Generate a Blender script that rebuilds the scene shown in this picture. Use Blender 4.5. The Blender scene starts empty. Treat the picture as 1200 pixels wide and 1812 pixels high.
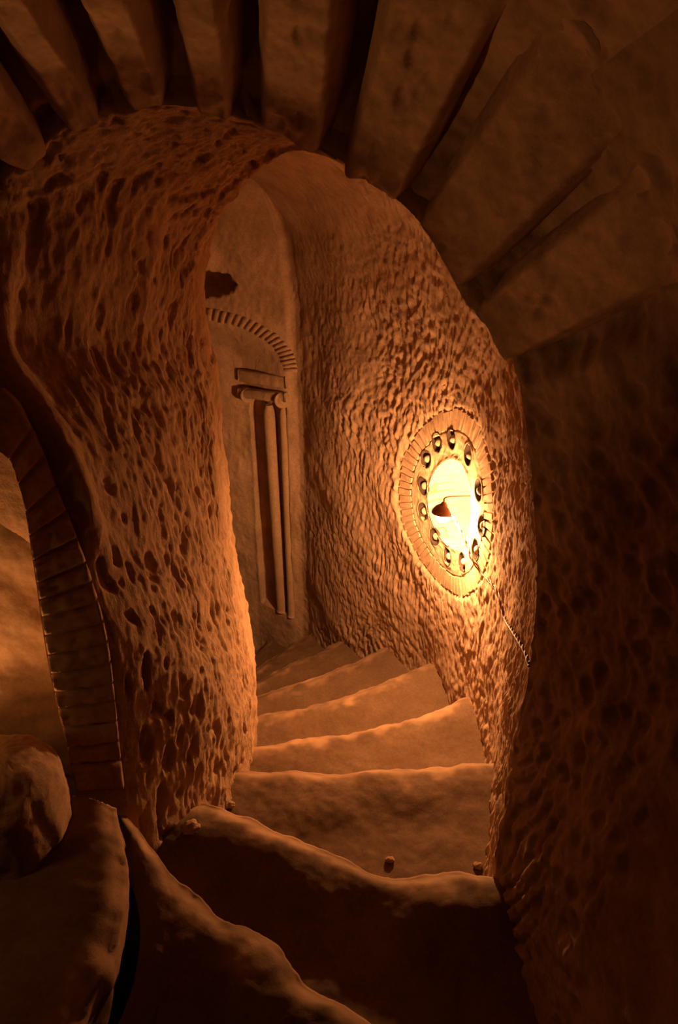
import bpy, math, random
import numpy as np

# ------------------------------------------------------------------ camera, world, light, exposure
SC = bpy.context.scene
COL = SC.collection
EYE = np.array([0.0, 0.0, 1.85])
PITCH = math.radians(25.0)
FPX = 1200.0                       # focal length in pixels of the 1200 x 1812 frame

cd = bpy.data.cameras.new('camera')
cd.sensor_fit = 'HORIZONTAL'; cd.sensor_width = 36.0; cd.lens = 36.0 * FPX / 1200.0
cd.clip_start = 0.02
cam = bpy.data.objects.new('camera', cd); COL.objects.link(cam)
cam.location = EYE; cam.rotation_euler = (math.pi / 2 - PITCH, 0, 0)
SC.camera = cam

w = bpy.data.worlds.new('world'); SC.world = w; w.use_nodes = True
w.node_tree.nodes['Background'].inputs[0].default_value = (0.30, 0.12, 0.05, 1)
w.node_tree.nodes['Background'].inputs[1].default_value = 0.0

vs = SC.view_settings
vs.view_transform = 'Standard'; vs.look = 'None'; vs.gamma = 1.0; vs.use_curve_mapping = False
vs.exposure = 0.0
try:
    SC.cycles.use_denoising = True
    SC.cycles.max_bounces = 8; SC.cycles.diffuse_bounces = 5
    SC.cycles.sample_clamp_indirect = 4.0
except Exception:
    pass

WARM = (1.0, 0.46, 0.18)
BULB_STRENGTH = 2100.0

def point_lamp(name, loc, watts, radius, color):
    l = bpy.data.lights.new(name, 'POINT'); l.energy = watts; l.shadow_soft_size = radius; l.color = color
    o = bpy.data.objects.new(name, l); COL.objects.link(o); o.location = loc
    return o
def spot_lamp(name, loc, target, watts, radius, color, angle, blend):
    l = bpy.data.lights.new(name, 'SPOT'); l.energy = watts; l.shadow_soft_size = radius; l.color = color
    l.spot_size = math.radians(angle); l.spot_blend = blend
    o = bpy.data.objects.new(name, l); COL.objects.link(o); o.location = loc
    from mathutils import Vector
    o.rotation_euler = (Vector(target) - Vector(loc)).to_track_quat('-Z', 'Y').to_euler()
    return o
# the lamp of the second niche, on the left just outside the frame, shining up into the arch
LEFT = (1.0, 0.42, 0.14)
spot_lamp('left_niche_lamp', (-1.02, 1.04, 1.02), (-.80, 1.36, .90), 0.8, 0.03, LEFT, 115, 0.6)
point_lamp('left_fill', (-0.88, 0.86, 1.02), 0.8, 0.03, LEFT)  # added fill that lifts the left foreground, not a lamp of the place
spot_lamp('left_niche_uplight', (-1.05, 1.10, 0.62), (0.20, 1.15, 2.05), 18.0, 0.04, LEFT, 80, 0.8)

# ------------------------------------------------------------------ numeric helpers
random.seed(7)
RNG = np.random.RandomState(3)
PERM = RNG.permutation(256); PERM = np.r_[PERM, PERM, PERM]
GRAD = RNG.normal(size=(256, 3)); GRAD /= np.linalg.norm(GRAD, axis=1)[:, None]

def perlin(p):
    p = np.asarray(p, float); sh = p.shape[:-1]; p = p.reshape(-1, 3)
    i = np.floor(p).astype(int); f = p - i; i &= 255
    u = f * f * f * (f * (f * 6 - 15) + 10)
    out = 0
    for dx in (0, 1):
        wx = u[:, 0] if dx else 1 - u[:, 0]
        for dy in (0, 1):
            wy = u[:, 1] if dy else 1 - u[:, 1]
            for dz in (0, 1):
                wz = u[:, 2] if dz else 1 - u[:, 2]
                h = PERM[PERM[PERM[i[:, 0] + dx] + i[:, 1] + dy] + i[:, 2] + dz]
                g = GRAD[h]
                d = g[:, 0] * (f[:, 0] - dx) + g[:, 1] * (f[:, 1] - dy) + g[:, 2] * (f[:, 2] - dz)
                out = out + wx * wy * wz * d
    return (out * 1.5).reshape(sh)

def fbm(p, octs=4, lac=2.03, gain=0.5):
    p = np.asarray(p, float); a = 1.0; s = 0
    for k in range(octs):
        s = s + a * perlin(p + 17.3 * k); p = p * lac; a *= gain
    return s

def worley(p):
    """distance to the nearest jittered point, 2-D (last axis 2)"""
    p = np.asarray(p, float); sh = p.shape[:-1]; p = p.reshape(-1, 2)
    i = np.floor(p).astype(int); f = p - i
    best = np.full(len(p), 9.0)
    for dx in (-1, 0, 1):
        for dy in (-1, 0, 1):
            h = PERM[PERM[(i[:, 0] + dx) & 255] + ((i[:, 1] + dy) & 255)]
            jx = (GRAD[h][:, 0] * 0.5 + 0.5) * 0.9 + 0.05 + dx
            jy = (GRAD[h][:, 1] * 0.5 + 0.5) * 0.9 + 0.05 + dy
            best = np.minimum(best, np.hypot(f[:, 0] - jx, f[:, 1] - jy))
    return best.reshape(sh)

def worley3(p):
    p = np.asarray(p, float); sh = p.shape[:-1]; p = p.reshape(-1, 3)
    i = np.floor(p).astype(int); f = p - i; best = np.full(len(p), 9.0)
    for dx in (-1, 0, 1):
        for dy in (-1, 0, 1):
            for dz in (-1, 0, 1):
                h = PERM[PERM[PERM[(i[:, 0] + dx) & 255] + ((i[:, 1] + dy) & 255)] + ((i[:, 2] + dz) & 255)]
                g = GRAD[h] * .45
                best = np.minimum(best, (f[:, 0] - .5 - dx - g[:, 0]) ** 2 + (f[:, 1] - .5 - dy - g[:, 1]) ** 2 + (f[:, 2] - .5 - dz - g[:, 2]) ** 2)
    return np.sqrt(best).reshape(sh)

def sstep(a, b, x):
    t = np.clip((x - a) / (b - a), 0, 1); return t * t * (3 - 2 * t)

def ray(px, py):
    a = (px - 600.0) / FPX; b = -(py - 906.0) / FPX
    return np.array([a, math.cos(PITCH) + b * math.sin(PITCH), -math.sin(PITCH) + b * math.cos(PITCH)])
def at_y(px, py, y):
    d = ray(px, py); return EYE + d * (y / d[1])
def at_z(px, py, z):
    d = ray(px, py); return EYE + d * ((z - EYE[2]) / d[2])

def catmull(p, n):
    """resample control points (k, d) with a Catmull-Rom spline to n points, even in arc length"""
    p = np.asarray(p, float)
    q = np.vstack([2 * p[0] - p[1], p, 2 * p[-1] - p[-2]]); o = []
    m = 24
    for i in range(1, len(q) - 2):
        t = np.linspace(0, 1, m, endpoint=False)[:, None]
        a, b, c, d = q[i - 1], q[i], q[i + 1], q[i + 2]
        o.append(.5 * (2 * b + (c - a) * t + (2 * a - 5 * b + 4 * c - d) * t * t + (3 * b - a - 3 * c + d) * t ** 3))
    o = np.vstack(o + [p[-1:]])
    s = np.r_[0, np.cumsum(np.linalg.norm(np.diff(o, axis=0), axis=1))]
    x = np.linspace(0, s[-1], n)
    return np.stack([np.interp(x, s, o[:, k]) for k in range(o.shape[1])], 1)

def catmull_idx(p, n):
    """like catmull, but even in the index of the control points (works on (k, ...) arrays)"""
    p = np.asarray(p, float); k = len(p)
    q = np.concatenate([2 * p[:1] - p[1:2], p, 2 * p[-1:] - p[-2:-1]])
    x = np.linspace(0, k - 1, n); i = np.minimum(x.astype(int), k - 2)
    t = (x - i).reshape((-1,) + (1,) * (p.ndim - 1)); i = i + 1
    a, b, c, d = q[i - 1], q[i], q[i + 1], q[i + 2]
    return .5 * (2 * b + (c - a) * t + (2 * a - 5 * b + 4 * c - d) * t * t + (3 * b - a - 3 * c + d) * t ** 3)

def normals(V):
    du = np.gradient(V, axis=0); dv = np.gradient(V, axis=1)
    n = np.cross(du, dv); return n / (np.linalg.norm(n, axis=2, keepdims=True) + 1e-12)

# ------------------------------------------------------------------ mesh helpers
def mesh_from(name, verts, faces, mat, parent=None, smooth=True):
    me = bpy.data.meshes.new(name)
    verts = np.asarray(verts, np.float32)
    if isinstance(faces, np.ndarray):
        nf = len(faces); k = faces.shape[1]
        me.vertices.add(len(verts)); me.vertices.foreach_set('co', verts.ravel())
        me.loops.add(nf * k); me.loops.foreach_set('vertex_index', faces.astype(np.int32).ravel())
        me.polygons.add(nf)
        me.polygons.foreach_set('loop_start', np.arange(0, nf * k, k, dtype=np.int32))
        me.polygons.foreach_set('loop_total', np.full(nf, k, dtype=np.int32))
        me.update(calc_edges=True); me.validate()
    else:
        me.from_pydata([tuple(map(float, v)) for v in verts], [], faces); me.update()
    me.polygons.foreach_set('use_smooth', np.full(len(me.polygons), bool(smooth)))
    me.materials.append(mat)
    o = bpy.data.objects.new(name, me); COL.objects.link(o)
    if parent is not None: o.parent = parent
    return o

def grid_faces(nu, nv, wrap_u=False, wrap_v=False, keep=None):
    iu = np.arange(nu if wrap_u else nu - 1); iv = np.arange(nv if wrap_v else nv - 1)
    I, J = np.meshgrid(iu, iv, indexing='ij'); I2 = (I + 1) % nu; J2 = (J + 1) % nv
    F = np.stack([I * nv + J, I2 * nv + J, I2 * nv + J2, I * nv + J2], -1)
    if keep is not None: return F[keep[:F.shape[0], :F.shape[1]]]
    return F.reshape(-1, 4)

def grid_obj(name, V, mat, parent=None, wrap_u=False, wrap_v=False, keep=None, flip=False):
    F = grid_faces(V.shape[0], V.shape[1], wrap_u, wrap_v, keep)
    if flip: F = F[:, ::-1]
    return mesh_from(name, V.reshape(-1, 3), F, mat, parent)

def tag(o, label=None, cat=None, group=None, kind=None):
    if label: o['label'] = label
    if cat: o['category'] = cat
    if group: o['group'] = group
    if kind: o['kind'] = kind
    return o
def empty(name, loc, label, cat, kind=None, group=None):
    o = bpy.data.objects.new(name, None); COL.objects.link(o); o.location = tuple(map(float, loc))
    o.empty_display_size = 0.1
    bpy.context.view_layer.update()
    return tag(o, label, cat, group, kind)
def part(name, verts, faces, mat, parent, smooth=True):
    """a child whose vertices are given in world space (thing Empties carry only a location)"""
    off = np.zeros(3); p = parent
    while p is not None: off += np.array(p.location); p = p.parent
    return mesh_from(name, np.asarray(verts, float) - off, faces, mat, parent, smooth)
def gpart(name, V, mat, parent, wrap_u=False, wrap_v=False, keep=None, flip=False):
    F = grid_faces(V.shape[0], V.shape[1], wrap_u, wrap_v, keep)
    if flip: F = F[:, ::-1]
    return part(name, V.reshape(-1, 3), F, mat, parent)

def tube(P, r, n=8, cap=True):
    P = np.asarray(P, float); r = np.broadcast_to(np.asarray(r, float), (len(P),))
    T = np.gradient(P, axis=0); T /= np.linalg.norm(T, axis=1)[:, None] + 1e-12
    ref = np.array([0.31, 0.17, 0.93]); V = []
    for k in range(len(P)):
        a = np.cross(T[k], ref); a /= np.linalg.norm(a); b = np.cross(T[k], a)
        th = np.linspace(0, 2 * np.pi, n, endpoint=False)[:, None]
        V.append(P[k] + r[k] * (np.cos(th) * a + np.sin(th) * b))
    V = np.array(V); F = grid_faces(len(P), n, wrap_v=True)
    F = [tuple(f) for f in F]
    if cap:
        F.append(tuple(range(n))[::-1]); F.append(tuple((len(P) - 1) * n + k for k in range(n)))
    return V.reshape(-1, 3), F

# ------------------------------------------------------------------ materials
def rock_material(name, c0, c1, c2, bump=0.5, scale=1.0, grain=220.0, spec=0.12, rough=0.9, streak=(1, 1, 1)):
    m = bpy.data.materials.new(name); m.use_nodes = True
    nt = m.node_tree; N = nt.nodes; L = nt.links
    b = N['Principled BSDF']; b.inputs['Roughness'].default_value = rough
    b.inputs['Specular IOR Level'].default_value = spec
    tc = N.new('ShaderNodeTexCoord'); mp = N.new('ShaderNodeMapping'); mp.inputs['Scale'].default_value = streak
    L.new(tc.outputs['Object'], mp.inputs['Vector'])
    n1 = N.new('ShaderNodeTexNoise'); n1.inputs['Scale'].default_value = 5 * scale; n1.inputs['Detail'].default_value = 8; n1.inputs['Roughness'].default_value = 0.65
    L.new(mp.outputs[0], n1.inputs['Vector'])
    r = N.new('ShaderNodeValToRGB'); e = r.color_ramp.elements
    e[0].position = 0.30; e[0].color = (*c0, 1); e[1].position = 0.72; e[1].color = (*c2, 1)
    k = e.new(0.5); k.color = (*c1, 1)
    L.new(n1.outputs['Fac'], r.inputs['Fac'])
    n3 = N.new('ShaderNodeTexNoise'); n3.inputs['Scale'].default_value = 90 * scale; n3.inputs['Detail'].default_value = 3
    L.new(tc.outputs['Object'], n3.inputs['Vector'])
    mx = N.new('ShaderNodeMix'); mx.data_type = 'RGBA'; mx.blend_type = 'MULTIPLY'; mx.inputs['Factor'].default_value = 0.35
    L.new(r.outputs['Color'], mx.inputs['A']); L.new(n3.outputs['Color'], mx.inputs['B'])
    sep = N.new('ShaderNodeMapRange'); sep.inputs['From Min'].default_value = 0.3; sep.inputs['From Max'].default_value = 0.7
    sep.inputs['To Min'].default_value = 0.55; sep.inputs['To Max'].default_value = 1.15
    L.new(n3.outputs['Fac'], sep.inputs['Value'])
    for s_ in list(mx.inputs['B'].links): L.remove(s_)
    L.new(sep.outputs[0], mx.inputs['B'])
    L.new(mx.outputs['Result'], b.inputs['Base Color'])
    n2 = N.new('ShaderNodeTexNoise'); n2.inputs['Scale'].default_value = 38 * scale; n2.inputs['Detail'].default_value = 9; n2.inputs['Roughness'].default_value = 0.7
    L.new(mp.outputs[0], n2.inputs['Vector'])
    n4 = N.new('ShaderNodeTexNoise'); n4.inputs['Scale'].default_value = grain; n4.inputs['Detail'].default_value = 2
    L.new(tc.outputs['Object'], n4.inputs['Vector'])
    ad = N.new('ShaderNodeMath'); ad.operation = 'MULTIPLY_ADD'; ad.inputs[1].default_value = 0.18
    L.new(n4.outputs['Fac'], ad.inputs[0]); L.new(n2.outputs['Fac'], ad.inputs[2])
    bp = N.new('ShaderNodeBump'); bp.inputs['Strength'].default_value = bump; bp.inputs['Distance'].default_value = 0.012
    L.new(ad.outputs[0], bp.inputs['Height']); L.new(bp.outputs[0], b.inputs['Normal'])
    return m

def plain_material(name, c, rough=0.6, spec=0.3, bump=0.0):
    m = bpy.data.materials.new(name); m.use_nodes = True; nt = m.node_tree
    b = nt.nodes['Principled BSDF']; b.inputs['Roughness'].default_value = rough; b.inputs['Specular IOR Level'].default_value = spec
    tc = nt.nodes.new('ShaderNodeTexCoord'); n = nt.nodes.new('ShaderNodeTexNoise'); n.inputs['Scale'].default_value = 60; n.inputs['Detail'].default_value = 5
    nt.links.new(tc.outputs['Object'], n.inputs['Vector'])
    r = nt.nodes.new('ShaderNodeValToRGB'); r.color_ramp.elements[0].color = (*[x * .7 for x in c], 1); r.color_ramp.elements[1].color = (*[min(1, x * 1.25) for x in c], 1)
    nt.links.new(n.outputs['Fac'], r.inputs['Fac']); nt.links.new(r.outputs[0], b.inputs['Base Color'])
    return m

M_WALL = rock_material('chiselled_tuff', (.38, .245, .145), (.53, .35, .215), (.66, .45, .29), bump=0.55)
M_NEWEL = rock_material('newel_tuff', (.36, .215, .115), (.47, .29, .16), (.58, .37, .215), bump=0.6, streak=(1.6, 1.6, .7))
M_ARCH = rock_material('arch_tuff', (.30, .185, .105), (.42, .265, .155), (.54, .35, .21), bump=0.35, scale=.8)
M_ARCH_SHADED = rock_material('shaded_arch_tuff', (.21, .13, .075), (.31, .195, .115), (.42, .27, .16), bump=0.35, scale=.8)  # arch stone darkened, putting the right wall's shade into its colour
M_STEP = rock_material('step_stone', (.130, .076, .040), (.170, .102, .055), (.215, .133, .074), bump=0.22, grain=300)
nt = M_STEP.node_tree; bs = nt.nodes['Principled BSDF']; src = bs.inputs['Base Color'].links[0].from_socket
at = nt.nodes.new('ShaderNodeAttribute'); at.attribute_name = 'wear_highlight'      # lit-edge highlight painted as paler colour along the worn nosings
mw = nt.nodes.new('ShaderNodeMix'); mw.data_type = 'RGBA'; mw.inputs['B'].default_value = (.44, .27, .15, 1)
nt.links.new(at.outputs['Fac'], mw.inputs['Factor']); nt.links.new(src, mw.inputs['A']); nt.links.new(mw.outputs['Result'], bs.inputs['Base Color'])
M_CARVE = rock_material('carved_tuff', (.42, .28, .16), (.52, .35, .205), (.60, .42, .26), bump=0.25)
M_DARK = rock_material('dark_tuff', (.035, .022, .016), (.055, .036, .026), (.09, .06, .042), bump=0.2)  # darker stone for the socket troughs
M_SMOOTH = rock_material('plastered_tuff', (.40, .25, .13), (.47, .30, .165), (.54, .36, .20), bump=0.15)
M_LAMPLIT = rock_material('lamplit_hollow', (.62, .50, .30), (.72, .59, .37), (.80, .67, .44), bump=0.15)  # paler than the carved stone: lamp glow put into the colour
M_CABLE = plain_material('cable_sheath', (.20, .09, .06), .5)
M_HOLDER = plain_material('rusty_lamp_holder', (.20, .075, .03), .5, .4)

m = bpy.data.materials.new('glowing_bulb'); m.use_nodes = True; nt = m.node_tree
for n in list(nt.nodes): nt.nodes.remove(n)
em = nt.nodes.new('ShaderNodeEmission'); out = nt.nodes.new('ShaderNodeOutputMaterial')
em.inputs[0].default_value = (*WARM, 1); em.inputs[1].default_value = BULB_STRENGTH
nt.links.new(em.outputs[0], out.inputs[0]); M_BULB = m

# ------------------------------------------------------------------ outer wall: plan curve and section
PLAN = catmull([(.44, 1.22), (.47, 1.4), (.55, 1.75), (.595, 2.1), (.58, 2.44), (.49, 2.94), (.26, 3.37), (0.0, 3.71), (-.19, 4.02)], 600)
TAIL = np.array([(-.19, 4.02), (-.24, 4.10), (-.34, 4.14), (-.9, 4.27), (-1.7, 4.45)])
PLAN = np.vstack([PLAN, catmull(TAIL, 300)[1:]])
PS = np.r_[0, np.cumsum(np.linalg.norm(np.diff(PLAN, axis=0), axis=1))]
PT = np.gradient(PLAN, PS, axis=0); PT /= np.linalg.norm(PT, axis=1)[:, None]
PN = np.stack([-PT[:, 1], PT[:, 0]], 1)                   # towards the passage
kern = np.ones(41) / 41
PN = np.stack([np.convolve(np.pad(PN[:, k], 20, 'edge'), kern, 'valid') for k in (0, 1)], 1); PN /= np.linalg.norm(PN, axis=1)[:, None]
SMAX = PS[-1]
def plan_at(s):
    s = np.asarray(s, float)
    return (np.stack([np.interp(s, PS, PLAN[:, k]) for k in (0, 1)], -1), np.stack([np.interp(s, PS, PN[:, k]) for k in (0, 1)], -1))
def wp(s, z, h=0.0):
    """wall coordinates (along, up, out into the passage) -> world"""
    s = np.asarray(s, float); z = np.asarray(z, float); h = np.asarray(h, float)
    p, n = plan_at(s); q = p + n * h[..., None] if h.ndim else p + n * h
    return np.concatenate([q, np.broadcast_to(z, s.shape)[..., None]], -1)
def wall_hit(px, py, h=0.0):
    """(s, z) where the sight line of a pixel meets the wall surface set out by h"""
    d = ray(px, py); C = PLAN + PN * h
    c = C[:, 0] * d[1] - C[:, 1] * d[0]
    i = np.where(c[:-1] * c[1:] <= 0)[0][-1]; t = c[i] / (c[i] - c[i + 1])
    y = C[i, 1] + t * (C[i + 1, 1] - C[i, 1])
    return PS[i] + t * (PS[i + 1] - PS[i]), EYE[2] + d[2] * y / d[1]

# the front arris of the archway: pixels of the edge, on the plane it stands in
F_RIGHT = [at_y(470, 220, 1.4), at_y(600, 283, 1.4), at_y(735, 380, 1.4), at_y(832, 530, 1.4), at_y(910, 655, 1.4), at_y(937, 800, 1.4),
           at_y(947, 930, 1.4), at_y(950, 1050, 1.4), at_y(935, 1200, 1.38), at_y(900, 1380, 1.34), at_z(876, 1552, 0.18), at_z(872, 1700, 0.0) + [0, .12, -.25]]
F_LEFT = [at_y(215, 1400, 1.27), at_y(190, 1150, 1.27), at_y(150, 1000, 1.27), at_y(100, 870, 1.27), at_y(55, 760, 1.28), at_y(0, 690, 1.30), np.array([-.72, 1.34, 1.62]),
          np.array([-.70, 1.38, 1.75]), at_y(0, 365, 1.4), at_y(42, 298, 1.4), at_y(105, 240, 1.4), at_y(205, 194, 1.4), at_y(330, 186, 1.4)]
F_ALL = catmull(np.array(F_LEFT + F_RIGHT), 700)

# ---- brick arch, recess and rosette are set out in wall coordinates
S_P1, _ = wall_hit(512, 900); S_COLR, _ = wall_hit(526, 900)
A_Z1 = wall_hit(512, 655)[1]                       # springing of the brick arch
A_SC = wall_hit(352, 570)[0]; A_ZC = wall_hit(352, 566)[1]
REC = 0.13
A_S2 = wall_hit(440, 800, -REC)[0]
RB = (A_SC - A_S2) / (A_SC - S_P1)
def rho(s, z):
    a = (A_SC - s) / (A_SC - S_P1); b = np.maximum(0, (z - A_Z1) / (A_ZC - A_Z1))
    return np.where(a > 0, np.hypot(a, b), b)
RC = np.array([1.645, 0.56]); RM = np.array([[.50, .0], [-.10, .455]])   # rosette centre; unit circle -> (s, z)
RMI = np.linalg.inv(RM)
def rosette_r(s, z):
    d = np.stack([s - RC[0], z - RC[1]], -1) @ RMI.T; return np.hypot(d[..., 0], d[..., 1])

def chisel(u, v, seed=0.0):
    """adze cuts: little hollows with crisp ridges between, 0..1, longer along v"""
    q = np.stack([u, v], -1)
    wq = np.stack([u * .9, v * .9, np.full_like(u, seed)], -1)
    q = q + .38 * np.stack([perlin(wq), perlin(wq + 31.7)], -1) + seed * 13.1
    f1 = worley(q); f2 = worley(q * 1.9 + 5.3)
    return np.clip(.62 * np.minimum(f1, 1) ** 1.5 + .38 * np.minimum(f2, 1) ** 1.5, 0, 1)

nu, nv = 620, 520
s_ = np.r_[np.linspace(0, 2.9, 430, endpoint=False), np.linspace(2.9, SMAX, nu - 430)]
t_ = np.linspace(0, 1, nv)
S, T = np.meshgrid(s_, t_, indexing='ij')
NEAR = np.array([(0, -1.7), (0, -.4), (0, .3), (0, .75), (0.012, 1.06), (.05, 1.30), (.105, 1.53), (.20, 1.70), (.32, 1.83), (.46, 1.925), (.62, 1.985), (.8, 2.0), (.97, 1.98), (1.12, 1.90)])
FARP = np.array([(0, -1.7), (0, -.4), (0, .3), (0, .75), (0.0, 1.06), (.01, 1.32), (.05, 1.56), (.12, 1.74), (.24, 1.88), (.38, 1.97), (.52, 2.01), (.68, 2.03), (.82, 2.02), (.95, 1.98)])
near = catmull(NEAR, nv); far = catmull(FARP, nv)
k = sstep(0.0, 1.6, S)[..., None]
prof = near[None] * (1 - k) + far[None] * k
INS, Z = prof[..., 0], prof[..., 1]
# the near end of the wall meets the arris of the archway
low = sstep(.85, .15, Z)
INS = INS + sstep(.5, 0, S) * 0
base = wp(S, Z, INS)
warp = fbm(np.stack([S * 2.2, Z * 2.2, 0 * S], -1), 2)
ang = 0.9 * warp + sstep(.6, 1.5, Z) * 1.0
U = (S * np.cos(ang * .35) + Z * np.sin(ang * .35)); Vv = (-S * np.sin(ang * .35) + Z * np.cos(ang * .35))
cA = chisel(U * 54 + warp, Vv * 15, 1.0)
cB = chisel(U * 24, Vv * 42 + warp, 5.0)
wAB = sstep(.75, 1.35, Z) * sstep(.6, 1.2, S)
rough = cA * (1 - wAB) + cB * wAB
pits = 1 - sstep(.12, .5, worley(np.stack([S * 20 + warp, Z * 12], -1)))
lump = fbm(np.stack([S * 3, Z * 3, 0 * S + 4], -1), 3)
fine = fbm(np.stack([S * 30, Z * 22, 0 * S + 2], -1), 4)
amp = 0.35 + 0.65 * sstep(3.0, 2.3, S)
amp = amp * (1 - .55 * sstep(1.55, 1.9, Z))
patch = sstep(-.25, .35, fbm(np.stack([S * 1.7, Z * 1.7, 0 * S + 8], -1), 2))
streak = fbm(np.stack([U * 52 + 2 * warp, Vv * 11, 0 * S + 6], -1), 3)
h = ((0.0085 * (rough - .3) + .0075 * streak) * (0.55 + .6 * patch) - 0.010 * pits * patch + 0.006 * fine) * amp + 0.014 * lump
RR = rosette_r(S, Z)
disc = sstep(1.045, .985, RR + .03 * fine)
h = h * (1 - disc) - 0.013 * disc
# recess behind the brick arch, its splayed reveal, the channel the column stands in
q = rho(S, Z); inA = (Z < A_Z1 + 1.2) & (S > S_P1 - .2)
fr = np.clip((1 - q) / (1 - RB), 0, 1) * inA
fr = fr * fr * (3 - 2 * fr) * .3 + fr * .7
h = h - REC * fr
CT, CB = wall_hit(505, 700, -REC * .2)[1], wall_hit(512, 1082, -REC * .2)[1]
h = h - .055 * (sstep(.0, .03, fr) * sstep(.93, .86, fr) * sstep(CT + .03, CT, Z) * sstep(CB - .03, CB, Z))
panel = sstep(S_P1 - .06, S_P1 - .02, S) * (S > S_P1 - .2)
h = h + 0.02 * panel * sstep(A_Z1 - .25, A_Z1 - .1, Z)
HS, HZ = wall_hit(368, 500)
hole = sstep(1.0, .55, np.hypot((S - HS) / .20, (Z - HZ) / .085) + .15 * fine)
h = h - .22 * hole
BS, BZ = wall_hit(362, 452)
h = h + .06 * sstep(1, .2, np.hypot((S - BS) / .14, (Z - BZ) / .14))
nb = normals(base)
nb *= np.sign(np.einsum('ijk,ijk->ij', nb, np.concatenate([plan_at(S)[1], -sstep(1.2, 2, Z)[..., None]], -1)))[..., None]
WV = base + nb * h[..., None]
# pull the near edge of the wall onto the arris of the archway
row = base[0]; ra_ = np.r_[0, np.cumsum(np.linalg.norm(np.diff(row, axis=0), axis=1))]
FX = F_ALL[::-1]; fa_ = np.r_[0, np.cumsum(np.linalg.norm(np.diff(FX, axis=0), axis=1))]
ZM = .8; r0 = np.interp(ZM, row[:300, 2], ra_[:300]); f0 = fa_[np.argmax(FX[:, 2] > ZM)]
f1 = fa_[np.argmin(((FX - at_y(205, 194, 1.4)) ** 2).sum(1))]
par = np.where(ra_ < r0, -1, f0 + (ra_ - r0) / (ra_[-1] - r0) * (f1 - f0))
top_t = np.stack([np.interp(par, fa_, FX[:, c]) for c in range(3)], -1)
o_ = np.argsort(FX[:350, 2]); low_t = np.stack([np.interp(row[:, 2], FX[:350][o_, 2], FX[:350][o_, c]) for c in (0, 1)] + [row[:, 2]], -1)
target = np.where((ra_ < r0)[:, None], low_t, top_t)
target[:, 2] = np.where(row[:, 2] < FX[0, 2], row[:, 2], target[:, 2])
WV = WV + (target - base[0])[None] * sstep(.75, 0.0, S)[..., None]
cen = np.array([-.2, 1.4, 1.1]); od = target - cen; od[:, 1] = 0; od[:, 2] = np.maximum(od[:, 2], 0); od /= np.linalg.norm(od, axis=1)[:, None]
fade_h = sstep(0, .03, S)[..., None]
WV = np.concatenate([(target + od * .06)[None], (target + od * .02)[None], WV], 0)
RR = np.concatenate([np.full((2, nv), 9.0), RR], 0)
keep = (RR[:-1, :-1] > .80)
wall_outer = grid_obj('wall_outer', WV, M_WALL, keep=keep)
tag(wall_outer, 'rough chiselled rock wall and vault curving around the outside of the stair', 'wall', kind='structure')

# ------------------------------------------------------------------ newel pillar flowing up into the soffit of the archway
K_PTS = [at_y(447, 1420, 2.08), at_y(446, 1300, 2.08), at_y(440, 1200, 2.08), at_y(412, 1050, 2.06), at_y(386, 870, 2.05), at_y(371, 720, 2.05), at_y(347, 600, 2.05),
         at_y(345, 505, 2.04), at_y(362, 430, 2.0), at_y(400, 360, 1.95), at_y(450, 302, 1.86), at_y(520, 262, 1.75), at_y(585, 268, 1.62)]
F_PTS = F_LEFT[:6] + [np.array([-.72, 1.34, 1.62])] + [at_y(0, 365, 1.4), at_y(60, 276, 1.4), at_y(150, 214, 1.4), at_y(330, 184, 1.4), at_y(470, 219, 1.4), at_y(596, 281, 1.4)]
rows = []
bul = [.09, .085, .065, .05, .045, .045, .045, .05, .05, .05, .03, .02, .0]
wr = [(-.03, .30, 0), (-.22, .62, 0), (-.60, .80, 0), (-1.1, .75, 0)]
for i, (f, kp) in enumerate(zip(F_PTS, K_PTS)):
    f = np.array(f, float); kp = np.array(kp, float)
    ch = kp - f; L = np.linalg.norm(ch); out = np.array([ch[1], -ch[0], 0]); out /= np.linalg.norm(out)
    if i >= 8: out = np.array([out[0] * .4, 0, -.0]); 
    up = sstep(7, 11, i)
    od_ = f - np.array([-.2, f[1], 1.2]); od_ /= np.linalg.norm(od_)
    r = [f + (np.array([-.06 - (.6 if 3 <= i <= 6 else 0), .17 if 3 <= i <= 6 else .03, 0]) if i < 7 else od_ * .06 + np.array([0, .01, 0])), f]
    for a, b in ((.14, .55), (.30, .92), (.5, 1.0), (.72, .72), (.88, .34)):
        r.append(f + ch * a + out * bul[i] * b)
    r.append(kp)
    for (x, y, z) in wr:
        r.append(kp + np.array([x, y, z]) * (1 - up) + up * np.array([x * .1, y * .55, .10 + .12 * y]))
    rows.append(r)
bot = [np.array(p) + [0, 0, -.55] - np.array([0, 0, 0]) for p in rows[0]]; bot2 = [np.array(p) + [0, 0, -1.9] for p in rows[0]]
G = np.array([bot2, bot] + rows)
G = catmull_idx(G, 460); G = np.swapaxes(catmull_idx(np.swapaxes(G, 0, 1), 330), 0, 1)
N = normals(G)
if N[200, 120] @ np.array([0, -1, 0]) < 0: N = -N
X, Y, Z2 = G[..., 0], G[..., 1], G[..., 2]
JF = 330 * 1 // 11
arc = np.cumsum(np.linalg.norm(np.diff(G, axis=1, prepend=G[:, :1]), axis=2), axis=1); arc = arc - arc[:, JF:JF + 1]
wv = np.stack([perlin(G * 5 + 3), perlin(G * 5 + 13), perlin(G * 5 + 23)], -1) * .035
Gw = G + wv
tilt = sstep(1.35, 1.85, Z2)
lowf = np.stack([Gw[..., 0] * 44, Gw[..., 1] * 44, Gw[..., 2] * 14 + Gw[..., 1] * 8], -1)
topf = np.stack([Gw[..., 0] * 14 - Gw[..., 2] * 14, Gw[..., 1] * 48, Gw[..., 2] * 34 + Gw[..., 0] * 14], -1)
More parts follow.
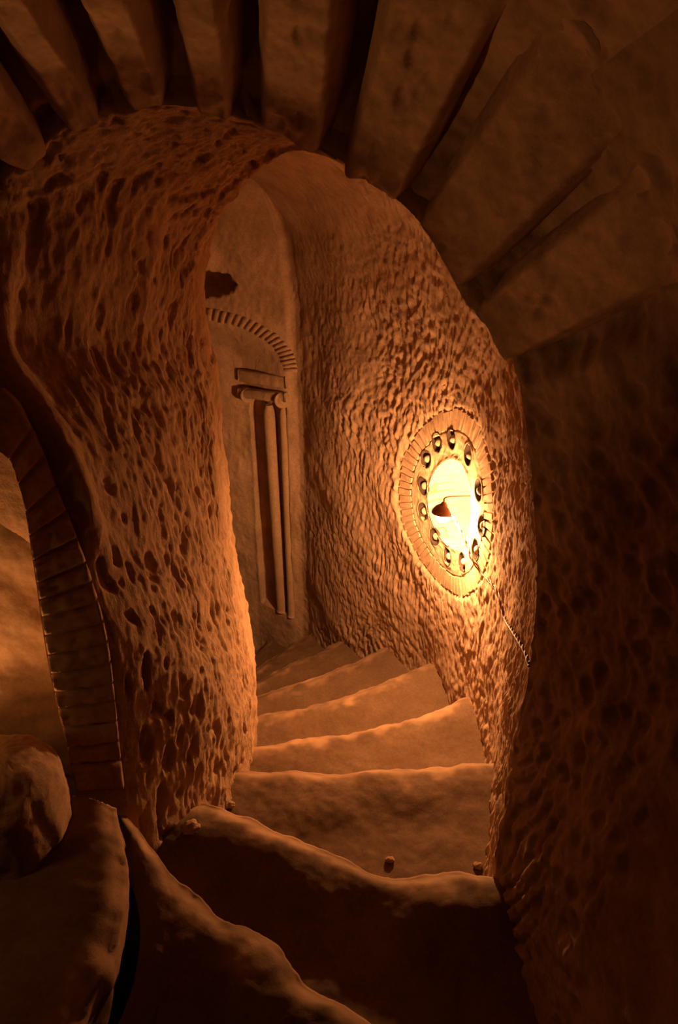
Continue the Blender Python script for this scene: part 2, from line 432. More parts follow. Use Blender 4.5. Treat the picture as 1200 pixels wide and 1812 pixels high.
def facets(p): return .6 * np.minimum(worley3(p), 1) ** 1.6 + .4 * np.minimum(worley3(p * 1.9 + 4), 1) ** 1.6
c1 = facets(lowf) * (1 - tilt) + facets(topf) * tilt
pit = sstep(.20, .62, fbm(np.stack([Gw[..., 0] * 21, Gw[..., 1] * 21, Gw[..., 2] * 9], -1), 2))
stk = fbm(np.stack([Gw[..., 0] * 60, Gw[..., 1] * 60, Gw[..., 2] * 13], -1), 3)
pm = sstep(.42, .18, arc) * sstep(.0, .08, arc) * sstep(1.5, .9, Z2)
fin = fbm(np.stack([X * 36, Y * 36, Z2 * 22], -1), 4)
big = fbm(np.stack([X * 5, Y * 5, Z2 * 2.5], -1), 3)
edge0 = sstep(0.0, .10, arc)
hN = (0.0042 * (c1 - .3) + .0055 * stk * (1 - .6 * tilt) + .006 * fin + .012 * big - .012 * pit * (1 - pm)) * np.maximum(.30 + .70 * sstep(.05, .6, arc), .85 * tilt) - .018 * pit * pm
fade = 1 - .75 * sstep(400, 458, np.arange(460))[:, None]
GV = G + N * (hN * fade)[..., None]
pillar = grid_obj('pillar', GV, M_NEWEL)
tag(pillar, 'massive rough hewn rock newel flowing up into the soffit of the archway', 'pillar', kind='structure')

# ------------------------------------------------------------------ archway: splayed ring of wedge stones, ceiling and right wall
# groove lines between the stones: (pixel on the arris, pixel further out)
GRO = [((20, 312), (-190, 120)), ((103, 241), (-75, -10)), ((203, 193), (45, -90)), ((322, 185), (243, -70)), ((437, 208), (427, -70)), ((590, 277), (640, -70)),
       ((727, 360), (960, -10)), ((836, 520), (1120, 262)), ((916, 655), (1200, 520))]
YO = 1.06
fz = F_ALL
def arc_of(p):
    return int(np.argmin(((fz - p) ** 2).sum(1)))
gi = [arc_of(at_y(*a, 1.4)) for a, b in GRO]
go = [at_y(b[0], b[1], YO) for a, b in GRO]
# outer guide points along the whole arris
keys = [0, arc_of(F_LEFT[6]), arc_of(F_LEFT[8])] + gi + [arc_of(F_RIGHT[k]) for k in (5, 7, 8, 9, 10, 11)]
outer = [np.array([-1.05, 1.0, .5]), np.array([-1.1, 1.02, 1.65]), np.array([-1.05, 1.04, 1.85])] + go + [at_y(1230, 800, 1.02), at_y(1240, 1050, .98), at_y(1200, 1230, .95), at_y(1130, 1420, .92),
         at_y(1050, 1640, .82), at_y(1040, 1810, .78) + np.array([0, 0, -.25])]
nF = len(fz)
idx = np.arange(nF)
def interp_pts(keys, pts):
    kk = np.array(keys, float); pp = np.array(pts); oo = np.argsort(kk); kk, pp = kk[oo], pp[oo]
    return np.stack([np.interp(idx, kk, pp[:, c]) for c in range(3)], 1)
OUT = interp_pts(keys, outer)
ker = np.ones(31) / 31
OUTs = np.stack([np.convolve(np.pad(OUT[:, c], 15, 'edge'), ker, 'valid') for c in range(3)], 1)
OUT = OUTs
D = OUT - fz; DL = np.linalg.norm(D, axis=1, keepdims=True)
def ring(a, r):
    """point of the splayed face: a along the arris (0..nF-1), r in metres outward"""
    a = np.clip(a, 0, nF - 1); i = np.floor(a).astype(int); i = np.minimum(i, nF - 2); t = (a - i)[..., None]
    f = fz[i] * (1 - t) + fz[i + 1] * t; d = D[i] * (1 - t) + D[i + 1] * t; L = np.linalg.norm(d, axis=-1, keepdims=True); u = d / L
    r = np.asarray(r)[..., None]
    p = f + u * r
    # beyond the stones the face swings round to run back past the camera
    over = np.maximum(0, r - L)
    p = p - u * over * .75 + np.array([0, -1.0, 0]) * over * .9
    return p
def ring_n(a, r):
    e = .8
    du = ring(a + e, r) - ring(a - e, r); dr = ring(a, np.asarray(r) + .01) - ring(a, np.asarray(r) - .01)
    n = np.cross(du, dr); n /= np.linalg.norm(n, axis=-1, keepdims=True) + 1e-12
    return n
tst = ring_n(np.array([gi[4]]), np.array([.1]))[0]
NS = 1.0 if tst @ np.array([0, -.6, -.8]) > 0 else -1.0
A0, A1 = gi[0] - 20, gi[-1] + 6
def backing(a0, a1, na, name, label, cat, mat, rmax):
    aa = np.linspace(a0, a1, na); rr = np.r_[np.linspace(0, .6, 110), np.linspace(.6, rmax, 50)[1:]]
    A, R = np.meshgrid(aa, rr, indexing='ij')
    P = ring(A, R); n = ring_n(A, np.maximum(R, .012)) * NS
    L = np.interp(A, idx, DL[:, 0])
    inr = sstep(gi[-1] + 8, gi[-1] - 2, A) * sstep(L * 1.05, L * .55, R * sstep(gi[5], gi[6], A)) * (1 - .45 * sstep(gi[5], gi[6], A)) * sstep(a0 if False else gi[0] - 60, gi[0] - 40, A)
    q = P * 1.0
    nz = .012 * fbm(q * 6, 4) + .006 * fbm(q * 28, 3)
    nz = nz - .012 * (1 - sstep(.1, .4, worley(np.stack([q[..., 1] * 14 + q[..., 0] * 5, q[..., 2] * 12], -1))))
    # tool marks fanning down the right wall from the jamb
    lowz = sstep(.75, .45, q[..., 2]) * sstep(.02, .06, R) * sstep(.42, .16, R) * (A > gi[-1])
    tm = np.sin((A * 0.42 + R * 60 + 3 * fbm(q * 5, 2)))
    nz = nz - .012 * lowz * sstep(.1, .9, tm)
    nz = nz * sstep(0, .02, R) 
    P = P + n * (nz - inr * (.035 + .115 * sstep(.02, .16, R)))[..., None]
    o = grid_obj(name, P, mat); tag(o, label, cat, kind='structure'); return o
mid = (gi[6] + gi[7]) // 2
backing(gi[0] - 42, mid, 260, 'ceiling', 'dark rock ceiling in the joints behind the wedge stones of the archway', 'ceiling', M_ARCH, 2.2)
backing(mid, nF - 1, 330, 'wall_right', 'dark rock wall to the right of the archway with faint tool marks', 'wall', M_ARCH_SHADED, 2.2)

stone_arch = empty('stone_arch', fz[gi[4]], 'splayed ring of big worn wedge stones around the archway at the top', 'arch', 'structure')
bounds = [gi[0] - 40] + gi + []
for j in range(len(bounds) - 1):
    ga, gb = bounds[j], bounds[j + 1]
    n1, n2 = 46, 60
    aw = np.linspace(0, 1, n1); rw = np.linspace(-.004, 1, n2)
    mm = ga + (gb - ga) * aw
    A = np.repeat(mm[:, None], n2, 1)
    Lm = np.interp((ga + gb) / 2, idx, DL[:, 0])
    rlen = Lm * 1.08
    R = np.repeat((rw * rlen)[None], n1, 0)
    # joints widen away from the arris
    wid = np.linalg.norm(fz[int(gb)] - fz[int(ga)]) + 1e-6
    g0 = np.array([.010, .011, .012, .011, .011, .012, .011, .008, .005, .005])
    gl = g0[max(j - 1, 0)]; gr = g0[min(j, 9)]
    spread = 1 + .9 * R / Lm
    x = (A - ga) / (gb - ga)
    Wd = np.linalg.norm(ring(np.full(n2, float(gb)), R[0]) - ring(np.full(n2, float(ga)), R[0]), axis=-1)[None]
    lo = gl * spread / Wd; hi = 1 - gr * spread / Wd
    A = ga + (gb - ga) * (lo + (hi - lo) * x)
    P = ring(A, R); n = ring_n(A, np.maximum(R, .012)) * NS
    ex = np.minimum(x, 1 - x) * Wd; rn = np.repeat(rw[None], n1, 0); ey = (rn - rn.min() + .12) * rlen
    e = np.minimum(ex, ey)
    rnd = 1 - sstep(.034, 0, e) ** 1.5
    q = P + j * 3.7
    relief = .05 * rnd - .05 + .010 * sstep(.10, 0, rn * rlen) + .014 * fbm(q * 5, 3) + .006 * fbm(q * 22, 3)
    relief = relief - .010 * (1 - sstep(.10, .36, worley(np.stack([(x * Wd) * 22 + j * 5, R * 13], -1)))) * sstep(.03, .09, ex) * sstep(-.1, .3, fbm(q * 7 + 5, 2))
    endf = sstep(.72, 1.0, rn) if j >= 6 else 0 * rn
    relief = relief * (1 - endf) - .006 * endf
    skirt = ((ex < 1e-6) & (rn < .99)) | ((rn > .995) & (j >= 6))
    relief = np.where(skirt, -.16, relief)
    if j >= 8: relief = relief * 1
    P = P + n * relief[..., None]
    gpart('stone', P, M_ARCH, stone_arch, flip=False)

# ------------------------------------------------------------------ stair: fan of worn steps round the newel
def line(pa, za, pb, zb):
    return np.array([at_z(*pa, za), at_z(*pb, zb)])
def extend(Ln, a, b):
    d = (Ln[-1] - Ln[0]); d[2] = 0; d /= np.linalg.norm(d)
    return np.vstack([Ln[0] - d * a, Ln, Ln[-1] + d * b])
RISE = .2
E = []
def edge(pts, z, a=.35, b=.25):
    E.append((extend(np.array([at_z(*p, z) for p in pts]), a, b), z))
edge([(208, 1428), (224, 1530), (192, 1680), (130, 1812)], .6, .0, .45)
edge([(212, 1425), (330, 1552), (480, 1655), (560, 1725), (680, 1812)], .4, .25, .6)
edge([(392, 1424), (520, 1470), (610, 1505), (700, 1532), (875, 1540)], .2)
edge([(440, 1352), (560, 1356), (700, 1350), (880, 1336)], .0)
edge([(450, 1310), (560, 1296), (700, 1268), (790, 1242), (825, 1228)], -.2)
edge([(445, 1262), (560, 1238), (690, 1196), (735, 1178), (755, 1170)], -.4)
edge([(443, 1232), (560, 1190), (640, 1158), (681, 1136)], -.6)
edge([(440, 1208), (520, 1166), (580, 1136), (612, 1119)], -.8)
edge([(437, 1190), (500, 1144), (546, 1115)], -1.0, .5, .3)
edge([(430, 1165), (500, 1108)], -1.2, .5, .4)
edge([(424, 1130), (452, 1085)], -1.4, .6, .8)
E0 = np.array([[-1.5, 1.35, .6], [-1.5, .8, .6], [-1.5, -.3, .6]])
stairs = empty('staircase', (0, 1.85, 0), 'flight of worn winding stone steps curving down to the left between newel and outer wall', 'stairs', 'structure')
prev = E0
DIP = [.02, .03, .08, .045, .03, .03, .025, .025] + [.02] * 4        # treads worn hollow behind the nosing
for i, (Ln, z) in enumerate(E):
    nt_, nw = 170, 90
    far_ = catmull(Ln, nt_); near_ = catmull(prev, nt_)
    far_[:, 2] = z; near_[:, 2] = z
    dirn = far_ - near_; dl = np.linalg.norm(dirn, axis=1, keepdims=True); du = dirn / np.maximum(dl, 1e-6)
    # worn, wavy nosing
    wob = .016 * fbm(np.stack([far_[:, 0] * 5, far_[:, 1] * 5, np.full(nt_, i * 3.1)], -1), 4)
    if i == 1: wob *= 1.5
    far_ = far_ + du * wob[:, None]
    near_ = near_ - du * .22
    ww = np.linspace(0, 1, nw) ** .8
    P = near_[:, None] * (1 - ww[None, :, None]) + far_[:, None] * ww[None, :, None]
    q = P * 1.0; q[..., 2] = i * 2.3
    dist = (1 - ww)[None] * (dl + .1)
    wear_highlight = -.022 * sstep(.055, 0, dist) ** 2 * (1 + .5 * fbm(q * 9, 3))
    P[..., 2] += wear_highlight + .010 * fbm(q * 4, 3) + .003 * fbm(q * 26, 3) - .012 * np.exp(-((np.linspace(0, 1, nt_)[:, None] - .55) / .22) ** 2) * sstep(.3, 0, dist)
    P[..., 2] -= DIP[i] * sstep(.045, .24, dist + .05 * fbm(q * 3, 2))
    # riser
    nr = 26; rr = np.linspace(0, 1, nr + 1)[1:]
    Rz = P[:, -1:, :] + np.stack([0 * rr, 0 * rr, -.36 * rr], -1)[None]
    bul_ = (.012 * np.sin(np.pi * np.clip(rr * 6, 0, 1)) * 0 + .010)[None] * 0 + .014 * fbm(np.stack([Rz[..., 0] * 7, Rz[..., 1] * 7, Rz[..., 2] * 9], -1), 3)
    bul_ = bul_ * sstep(0, .15, rr)[None] - .05 * sstep(.05, .6, rr)[None] * (1 if i < 3 else .5)
    Rz = Rz + du[:, None, :] * bul_[..., None]
    B2 = near_[:, None] + np.array([0, 0, -.36])
    V = np.concatenate([P, Rz, B2], 1)
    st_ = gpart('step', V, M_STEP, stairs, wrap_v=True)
    edge_hl = np.zeros(V.shape[:2]); edge_hl[:, :nw] = sstep(.075, .0, dist + .05 * fbm(q * 11, 3)) * np.clip(.75 + .6 * fbm(q * 6 + 9, 2), 0, 1)  # painted edge highlight, strongest at the nosing
    edge_hl[:, nw:nw + 3] = .6
    at_ = st_.data.attributes.new('wear_highlight', 'FLOAT', 'POINT'); at_.data.foreach_set('value', edge_hl.astype(np.float32).ravel())
    prev = Ln

# ground under and beyond the stair
fl = np.array([[[-2.2, -1.0, -1.62], [1.2, -1.0, -1.62]], [[-2.2, 5.2, -1.62], [1.2, 5.2, -1.62]]], float)
gx = np.linspace(0, 1, 60)
FLV = (fl[0, 0][None, None] * (1 - gx)[:, None, None] + fl[0, 1][None, None] * gx[:, None, None])
FLV = FLV + (fl[1, 0] - fl[0, 0])[None, None] * gx[None, :, None]
FLV[..., 2] += .02 * fbm(FLV * 3, 3)
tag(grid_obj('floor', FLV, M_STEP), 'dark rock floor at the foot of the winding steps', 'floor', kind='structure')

# ------------------------------------------------------------------ carved lamp niche (rosette) in the outer wall
def rp(th, r, hh):
    th = np.asarray(th, float); r = np.asarray(r, float)
    v = np.stack([np.cos(th) * r, np.sin(th) * r], -1) @ RM.T
    return wp(RC[0] + v[..., 0], RC[1] + v[..., 1], np.broadcast_to(np.asarray(hh, float), v.shape[:-1]))
niche = empty('lamp_niche', rp(np.array(0.), np.array(0.), np.array(-.1)), 'round carved lamp niche ringed by radial bricks and dark round sockets in the right wall', 'niche')
SOCK = [(798, 777), (827, 805), (845, 868), (851, 930), (840, 973), (817, 995), (791, 985), (768, 950), (748, 905), (748, 860), (753, 812), (772, 783)]
ss = []
for p in SOCK:
    a = np.array(wall_hit(*p)) - RC; v = RMI @ a; ss.append((math.atan2(v[1], v[0]), math.hypot(*v)))
R_IN = .485
# face between opening and bricks, with the sockets sunk into it
th = np.linspace(0, 2 * np.pi, 420, endpoint=False); rr = np.linspace(R_IN, .86, 64)
TH, R = np.meshgrid(th, rr, indexing='ij')
SV = RC + np.stack([np.cos(TH) * R, np.sin(TH) * R], -1) @ RM.T
hf = -.006 + .003 * fbm(np.stack([SV[..., 0] * 30, SV[..., 1] * 30, 0 * TH], -1), 3)
SR = .044
for (a, r) in ss:
    c = RC + RM @ np.array([math.cos(a) * r, math.sin(a) * r])
    d = np.hypot(SV[..., 0] - c[0], SV[..., 1] - c[1])
    hf = hf - .06 * sstep(SR * 1.0, SR * .93, d) + .004 * np.exp(-((d - SR * 1.15) / .010) ** 2)
hf = hf - .012 * sstep(.765, .80, R) + .006 * np.exp(-((R - R_IN) / .03) ** 2)
gpart('niche_face', wp(SV[..., 0], SV[..., 1], hf), M_CARVE, niche, wrap_u=True)
# hollow with radial joints
th = np.linspace(0, 2 * np.pi, 480, endpoint=False); tt = np.linspace(0, 1, 60)
TH, Tt = np.meshgrid(th, tt, indexing='ij')
Rb = np.where(Tt < .55, R_IN + .03 * np.sin(np.pi * Tt / .55), R_IN * np.cos(np.clip((Tt - .55) / .45, 0, 1) * np.pi / 2) + 1e-4)
Hb = np.where(Tt < .55, -.004 - .14 * Tt / .55, -.142 - .06 * np.sin(np.clip((Tt - .55) / .45, 0, 1) * np.pi / 2))
jt = np.abs(((TH * 34 / (2 * np.pi)) % 1) - .5)
Rb = Rb + (.075 * sstep(.40, .47, jt)) * sstep(.02, .08, Tt) * sstep(.75, .5, Tt)
gpart('niche_hollow', rp(TH, Rb, Hb), M_LAMPLIT, niche, wrap_u=True)
# radial bricks
NB = 66
for k in range(NB):
    a0 = 2 * np.pi * (k + .5 * 0) / NB; a1 = 2 * np.pi * (k + 1) / NB; gp = (a1 - a0) * .08
    r0, r1 = .775 + random.uniform(-.012, .012), 1.0 + random.uniform(-.02, .015)
    hh = -.004 + random.uniform(-.002, .002)
    aa = np.array([a0 + gp, a0 + gp * 1.6, (a0 + a1) / 2, a1 - gp * 1.6, a1 - gp]); ra = np.array([r0, r0 + .012, (r0 + r1) / 2, r1 - .015, r1])
    hp = np.array([[0, 0, 0, 0, 0], [0, 1, 1, 1, 0], [0, 1, 1, 1, 0], [0, 1, 1, 1, 0], [0, 0, 0, 0, 0]], float)
    A, R = np.meshgrid(aa, ra, indexing='ij'); A = A + np.array([[random.uniform(-.006, .006) for _ in range(5)] for _ in range(5)])
    H = -.016 + hp * (hh + .016) + np.array([[random.uniform(-.002, .002) for _ in range(5)] for _ in range(5)])
    b_ = gpart('brick', rp(A, R, H), M_CARVE, niche); b_.data.polygons.foreach_set('use_smooth', [False] * len(b_.data.polygons))
# sockets: dark ring troughs with a pale stud
for (a, r) in ss:
    c = RC + RM @ np.array([math.cos(a) * r, math.sin(a) * r])
    ph = np.linspace(0, 2 * np.pi, 28, endpoint=False)
    pr = np.array([1.10, 1.04, .95, .85, .55, .42]); ph_h = np.array([-.010, -.001, -.003, -.020, -.024, -.018])
    PH, PR = np.meshgrid(ph, pr * SR, indexing='ij'); PH2 = np.repeat(ph_h[None], len(ph), 0)
    wobl = 1 + .06 * np.sin(PH * 2 + a * 5) + .04 * np.sin(PH * 3 + a)
    sx = c[0] + np.cos(PH) * PR * wobl * .95; sz = c[1] + np.sin(PH) * PR * wobl * 1.05
    so = gpart('socket', wp(sx, sz, PH2), M_DARK, niche, wrap_u=True)
    pr = np.array([.44, .42, .28, .002]); ph_h = np.array([-.030, -.012, -.003, -.000])
    PH, PR = np.meshgrid(ph[::2], pr * SR, indexing='ij')
    st = gpart('stud', wp(c[0] + .006 + np.cos(PH) * PR, c[1] - .004 + np.sin(PH) * PR, np.repeat(ph_h[None], 14, 0)), M_CARVE, so, wrap_u=True)

# ------------------------------------------------------------------ lamp in the niche
ls, lz = wall_hit(784, 912, .10)
BP = wp(np.array(ls), np.array(lz), np.array(.10))
bulb = empty('light_bulb', BP, 'glowing round light bulb hanging in the mouth of the carved wall niche', 'lamp')
ph = np.linspace(0, 2 * np.pi, 24, endpoint=False); la = np.linspace(0, np.pi, 18)
prof_ = np.stack([np.sin(la) * .032, -np.cos(la) * .032], 1)
V = np.stack([np.outer(np.cos(ph), prof_[:, 0]), np.outer(np.sin(ph), prof_[:, 0]), np.repeat(prof_[None, :, 1], 24, 0)], -1) + BP
gpart('bulb', V, M_BULB, bulb, wrap_u=True)
pz = np.array([.026, .030, .034, .050, .054, .062, .064]); prr = np.array([.008, .014, .017, .017, .014, .010, .002])
V = np.stack([np.outer(np.cos(ph), prr), np.outer(np.sin(ph), prr), np.repeat(pz[None], 24, 0)], -1) + BP
gpart('lamp_holder', V, M_HOLDER, bulb, wrap_u=True)
# curved rusty shade over the upper, passage side of the bulb
az0 = math.atan2(-.52, -.85)
Uu, Vv2 = np.meshgrid(az0 + np.radians(np.linspace(-118, 95, 40)), np.radians(np.linspace(16, 82, 18)), indexing='ij')
def dome(r): return BP + r * np.stack([np.cos(Vv2) * np.cos(Uu), np.cos(Vv2) * np.sin(Uu), np.sin(Vv2)], -1)
V = np.concatenate([dome(.053), dome(.0505)[:, ::-1]], 1)
gpart('shade', V, M_HOLDER, bulb, wrap_v=True)
# bent arm that carries the lamp out of the hollow
top_ = BP + np.array([0, 0, .060])
arm = catmull([top_, top_ + np.array([.012, .012, .02]), wp(np.array(ls + .02), np.array(lz + .075), np.array(-.02)), wp(np.array(ls + .02), np.array(lz + .07), np.array(-.17))], 40)
vv, ff = tube(arm, .004, 8); part('arm', vv, ff, M_HOLDER, bulb)

# ---- flex helpers
from mathutils import Vector
from mathutils.bvhtree import BVHTree
TREE = BVHTree.FromPolygons([tuple(v) for v in WV[:260].reshape(-1, 3)], [tuple(int(q) for q in f) for f in grid_faces(260, WV.shape[1])])
# ------------------------------------------------------------------ twisted flex running from the niche down the wall
pts = []
for (x, y, hh) in [(812, 905, .04), (826, 935, .03), (835, 965, .02), (843, 990, .018), (852, 1012, .018), (866, 1028, .02), (880, 1048, .02), (888, 1072, .018), (894, 1095, .02), (906, 1115, .02), (920, 1138, .018), (931, 1158, .02), (936, 1176, .016)]:
    if y > 1000:
        hit = TREE.ray_cast(Vector(EYE), Vector(ray(x, y)).normalized())[0]
        if hit is not None:
            pts.append(np.array(hit) - ray(x, y) * (hh - .008)); continue
    s0, z0 = wall_hit(x, y); pts.append(wp(np.array(s0), np.array(z0), np.array(hh)))
path = catmull(np.array(pts), 260)
T_ = np.gradient(path, axis=0); T_ /= np.linalg.norm(T_, axis=1)[:, None]
a_ = np.cross(T_, np.array([-1, 0, 0])); a_ /= np.linalg.norm(a_, axis=1)[:, None]; b_ = np.cross(T_, a_)
cable = empty('electric_cable', path[0], 'thin twisted electric flex trailing from the lamp niche down the rough wall', 'cable')
tw = np.linspace(0, 2 * np.pi * 13, 260)[:, None]
for s in (0, np.pi):
    c = path + .0040 * (np.cos(tw + s) * a_ + np.sin(tw + s) * b_)
    vv, ff = tube(c, .0034, 7); part('wire', vv, ff, M_CABLE, cable)

# ------------------------------------------------------------------ back of the stairwell: brick arch and fluted half column
brick_arch = empty('brick_arch', wp(np.array(S_P1), np.array(A_Z1), np.array(0.)), 'flat brick arch carved over the dark recess at the foot of the stair', 'arch')
NA = 20
for k in range(NA):
    f0, f1 = k / NA, (k + 1) / NA
    a0 = np.pi * .5 * f0 * 1.0 - .02; a1 = np.pi * .5 * f1 - .02; gp = (a1 - a0) * .10
    aa = np.array([a0 + gp, a0 + 2.2 * gp, (a0 + a1) / 2, a1 - 2.2 * gp, a1 - gp]); rr = np.array([1.0, 1.02, 1.09, 1.16, 1.18]) + random.uniform(-.008, .008)
    A, R = np.meshgrid(aa, rr, indexing='ij')
    s1 = A_SC - np.cos(A) * R * (A_SC - S_P1); z1 = A_Z1 + np.sin(A) * (A_ZC - A_Z1) * (1 + (R - 1) * 1.6)
    hp = np.zeros((5, 5)); hp[1:-1, 1:-1] = 1
    H = .012 + hp * (.022 + random.uniform(-.004, .004))
    gpart('brick', wp(s1, z1, H), M_WALL, brick_arch)

def reveal(px, py, frac, hh):
    """point on the splayed reveal seen at a pixel, frac of the way back, hh proud of it"""
    off = -REC * frac
    s0, z0 = wall_hit(px, py, off)
    return wp(np.array(s0), np.array(z0), np.array(off + hh))
colm = empty('half_column', reveal(500, 1090, .3, 0), 'fluted half column with scrolled capital carved beside the dark recess', 'column')
def frac_at(x0, x):      # across the reveal, from its front edge to its back edge
    return np.clip((520 - x) / 80.0, 0, 1)
def rod(xt, yt, xb, yb, rad, name, proud=.03):
    pt = reveal(xt, yt, frac_at(0, xt), proud); pb = reveal(xb, yb, frac_at(0, xt), proud)
    t = np.linspace(0, 1, 60)[:, None]; c = pt + (pb - pt) * t
    r = rad * (1 + .05 * perlin(np.concatenate([t * 14, t * 0 + xt, t * 0], 1))); r[0] *= .55; r[1] *= .8; r[2] *= .95
    vv, ff = tube(c, r, 14); part(name, vv, ff, M_CARVE, colm)
rod(476, 716, 500, 1080, .042, 'reed', .004)
rod(502, 718, 517, 1090, .030, 'reed', .004)
# capital: two slabs and a pair of scrolls
def slab(x0, y0, x1, y1, thick, proud, name):
    pts = []
    for (x, y, f) in ((x0, y0, 1), (x1, y1, 0)):
        pts.append((reveal(x, y, frac_at(0, x), 0), ))
    A_, B_ = pts[0][0], pts[1][0]; d = B_ - A_; d[2] = 0; L = np.linalg.norm(d); d /= L
    nrm = np.array([d[1], -d[0], 0]); 
    if nrm @ (EYE - A_) < 0: nrm = -nrm
    nx, ns = 30, 5
    sec = np.array([(-.05, 0), (proud - .008, 0), (proud, -.008), (proud, -thick + .008), (proud - .008, -thick), (-.05, -thick)])
    t = np.linspace(0, 1, nx)
    V = A_[None] + (B_ - A_)[None] * t[:, None]
    V = V[:, None] + nrm[None, None] * sec[None, :, 0:1] + np.array([0, 0, 1])[None, None] * sec[None, :, 1:2]
    V = V + .003 * fbm(V * 25, 2)[..., None]
    F = [tuple(f) for f in grid_faces(nx, len(sec), wrap_v=True)] + [tuple(range(len(sec)))[::-1], tuple((nx - 1) * len(sec) + k for k in range(len(sec)))]
    return part(name, V.reshape(-1, 3), F, M_CARVE, colm)
slab(429, 652, 512, 664, .075, .05, 'abacus')
slab(432, 684, 514, 692, .060, .07, 'capital')
for (x, y) in ((444, 696), (505, 704)):
    c = reveal(x, y, frac_at(0, x), .055)
    d = EYE - c; d[2] *= .3; d /= np.linalg.norm(d)
    a = np.cross(d, [0, 0, 1]); a /= np.linalg.norm(a); b = np.cross(a, d)
    pr = np.array([(.050, -.07), (.050, .012), (.044, .018), (.036, .012), (.028, .012), (.020, .020), (.002, .022)])
    ph = np.linspace(0, 2 * np.pi, 24, endpoint=False)
    V = c + np.cos(ph)[:, None, None] * pr[None, :, 0:1] * a + np.sin(ph)[:, None, None] * pr[None, :, 0:1] * b + pr[None, :, 1:2] * d
    gpart('volute', V, M_CARVE, colm, wrap_u=True)

# ------------------------------------------------------------------ left: blind niche with a brick jamb, lit wall behind it
jamb = empty('brick_jamb', at_y(172, 1370, 1.22), 'curved jamb of stacked bricks around the lit niche at the left edge', 'arch')
JR = [(0, 690), (55, 760), (100, 870), (150, 1000), (190, 1150), (215, 1370), (226, 1450)]
JL = [(-75, 745), (-15, 790), (35, 862), (62, 1000), (92, 1190), (132, 1375), (150, 1450)]
JY = [.775, .825, .876, .915, .962, 1.0]
jr = catmull([np.array([-1.2, 1.25, 1.60]), np.array([-1.0, 1.25, 1.63]), np.array([-.8, 1.25, 1.60])] + [at_y(x, y, 1.25) for x, y in JR], 260)
jl = catmull([np.array([-1.2, 1.19, 1.47]), np.array([-1.0, 1.19, 1.50]), np.array([-.85, 1.19, 1.49])] + [at_y(x, y, 1.19) for x, y in JL[1:]], 260)
JOINT_R = [690, 765, 812, 868, 912, 958, 1002, 1035, 1068, 1106, 1142, 1178, 1212, 1245, 1280, 1316, 1350, 1400]
yr = np.array([906 - FPX * ((p - EYE) @ np.array([0, math.sin(PITCH), math.cos(PITCH)])) / ((p - EYE) @ np.array([0, math.cos(PITCH), -math.sin(PITCH)])) for p in jr])
tr = np.interp(JOINT_R, yr, np.linspace(0, 1, 260))
tr = np.r_[np.arange(.03, tr[0] - .02, .042), tr]
def jpt(t, x, hh):
    k = np.clip(t, 0, 1) * 259
    r_ = np.stack([np.interp(k, np.arange(260), jr[:, c]) for c in range(3)], -1); l_ = np.stack([np.interp(k, np.arange(260), jl[:, c]) for c in range(3)], -1)
    p = l_ * (1 - x[..., None]) + r_ * x[..., None]
    return p + np.array([.34, -.94, 0]) * hh[..., None]
for k in range(len(tr) - 1):
    t0, t1 = tr[k], tr[k + 1]; g = .0035
    tt = np.r_[t0 + g * .6, t0 + g * 1.4, np.linspace(t0 + g * 2.6, t1 - g * 2.6, 7), t1 - g * 1.4, t1 - g * .6]; xx = np.r_[-.03, -.015, np.linspace(.03, .97, 14), 1.01, 1.03]
    Tt, Xx = np.meshgrid(tt, xx, indexing='ij')
    bt = np.minimum(np.minimum(Tt - tt[0], tt[-1] - Tt) * 900 * .0011, np.minimum(Xx - xx[0], xx[-1] - Xx) * .1 * 2)
    H = -.016 + .016 * sstep(0, .003, bt) + random.uniform(-.003, .003)
    P = jpt(Tt, Xx, H); P = P + (np.array([.34, -.94, 0]) * (.006 * fbm(P * 30 + k, 3))[..., None])
    gpart('brick', P, M_SMOOTH, jamb)
Tt, Xx = np.meshgrid(np.linspace(0, 1, 120), np.linspace(-.05, 1.02, 20), indexing='ij')
P = jpt(Tt, Xx, -.014 + 0 * Tt)
# mortar bed turned back at its inner edge into the niche
side = P[:, :1] + np.array([0, .0, 0]) + np.linspace(.16, 0, 8)[None, ::1, None] * np.array([-.05, 1.0, 0])
gpart('bed', np.concatenate([side, P], 1), M_SMOOTH, jamb)

gx, gz = np.meshgrid(np.linspace(0, 1, 120), np.linspace(0, 1, 160), indexing='ij')
a, b = np.array([-.60, 1.32]), np.array([-1.75, 1.22])
V = np.stack([a[0] + (b[0] - a[0]) * gx, a[1] + (b[1] - a[1]) * gx, .3 + (.98 + .28 * sstep(0, .25, gx)) * gz], -1)
V[..., 1] += .03 * fbm(V * 3, 3) + .006 * fbm(V * 14, 3)
tag(grid_obj('wall_left', V, M_SMOOTH), 'smooth lit rock wall inside the niche behind the brick jamb', 'wall', kind='structure')

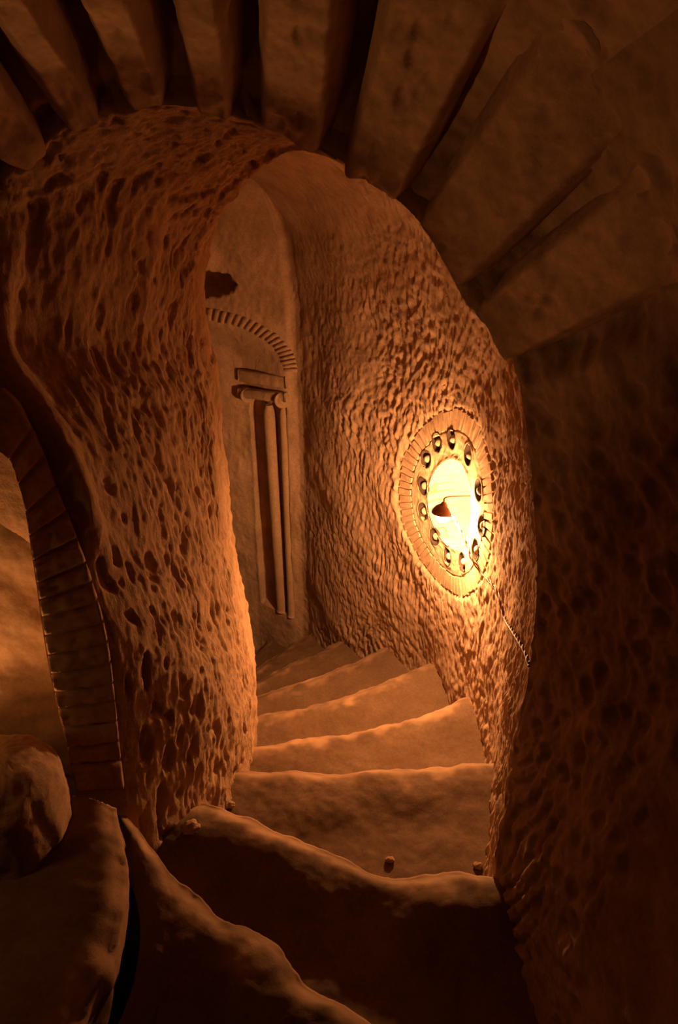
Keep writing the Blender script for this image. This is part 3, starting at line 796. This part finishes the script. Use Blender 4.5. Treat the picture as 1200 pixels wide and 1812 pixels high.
# ------------------------------------------------------------------ rounded boulder in the lower left corner
bc = at_y(0, 1400, 1.05)
boulder = None
la, lo = np.meshgrid(np.linspace(1e-3, np.pi - 1e-3, 90), np.linspace(0, 2 * np.pi, 140, endpoint=False), indexing='ij')
d = np.stack([np.sin(la) * np.cos(lo), np.sin(la) * np.sin(lo), np.cos(la)], -1)
e = np.sign(d) * np.abs(d) ** .8
V = e * np.array([.125, .12, .17]); V = V * (1 + .06 * fbm(d * 1.6, 2) + .012 * fbm(d * 7, 3) - .008 * (1 - sstep(.1, .4, worley(np.stack([lo * 4, la * 5], -1))))) [..., None]
V[..., 0] += .10 * (V[..., 2] < 9) * 0
V = V + bc + np.array([0.0, 0, -.06])
boulder = grid_obj('boulder', V - (bc + np.array([0, 0, -.23])), M_ARCH, wrap_v=True); boulder.location = tuple(bc + np.array([0, 0, -.23]))
tag(boulder, 'dark rounded boulder on the floor at the lower left corner', 'rock')

# ------------------------------------------------------------------ loose stones lying on the steps
STEP_TREE = [BVHTree.FromPolygons([tuple(np.array(v.co) + np.array(stairs.location)) for v in c.data.vertices], [tuple(p.vertices) for p in c.data.polygons]) for c in stairs.children]
def pebble(px, py, size, label, flat=.6):
    d = Vector(ray(px, py)).normalized(); best = None
    for t in STEP_TREE:
        hh = t.ray_cast(Vector(EYE), d)
        if hh[0] is not None and (best is None or hh[3] < best[3]): best = hh
    la, lo = np.meshgrid(np.linspace(1e-3, np.pi - 1e-3, 16), np.linspace(0, 2 * np.pi, 22, endpoint=False), indexing='ij')
    dd = np.stack([np.sin(la) * np.cos(lo), np.sin(la) * np.sin(lo), np.cos(la)], -1)
    V = dd * np.array([size, size * .75, size * flat]) * (1 + .35 * fbm(dd * 1.7 + px, 2))[..., None]
    V[..., 2] -= V[..., 2].min() + size * .12
    o = grid_obj('pebble', V, M_ARCH, wrap_v=True); o.location = tuple(best[0])
    tag(o, label, 'stone')
pebble(338, 1470, .026, 'fist-sized stone at the foot of the newel on the near step')
pebble(408, 1428, .017, 'small dark stone at the inner end of the step edge against the newel')
pebble(690, 1524, .014, 'stone chip lying at the middle of the wavy step edge')
pebble(845, 1535, .015, 'stone chip lying on the step edge close to the right jamb')
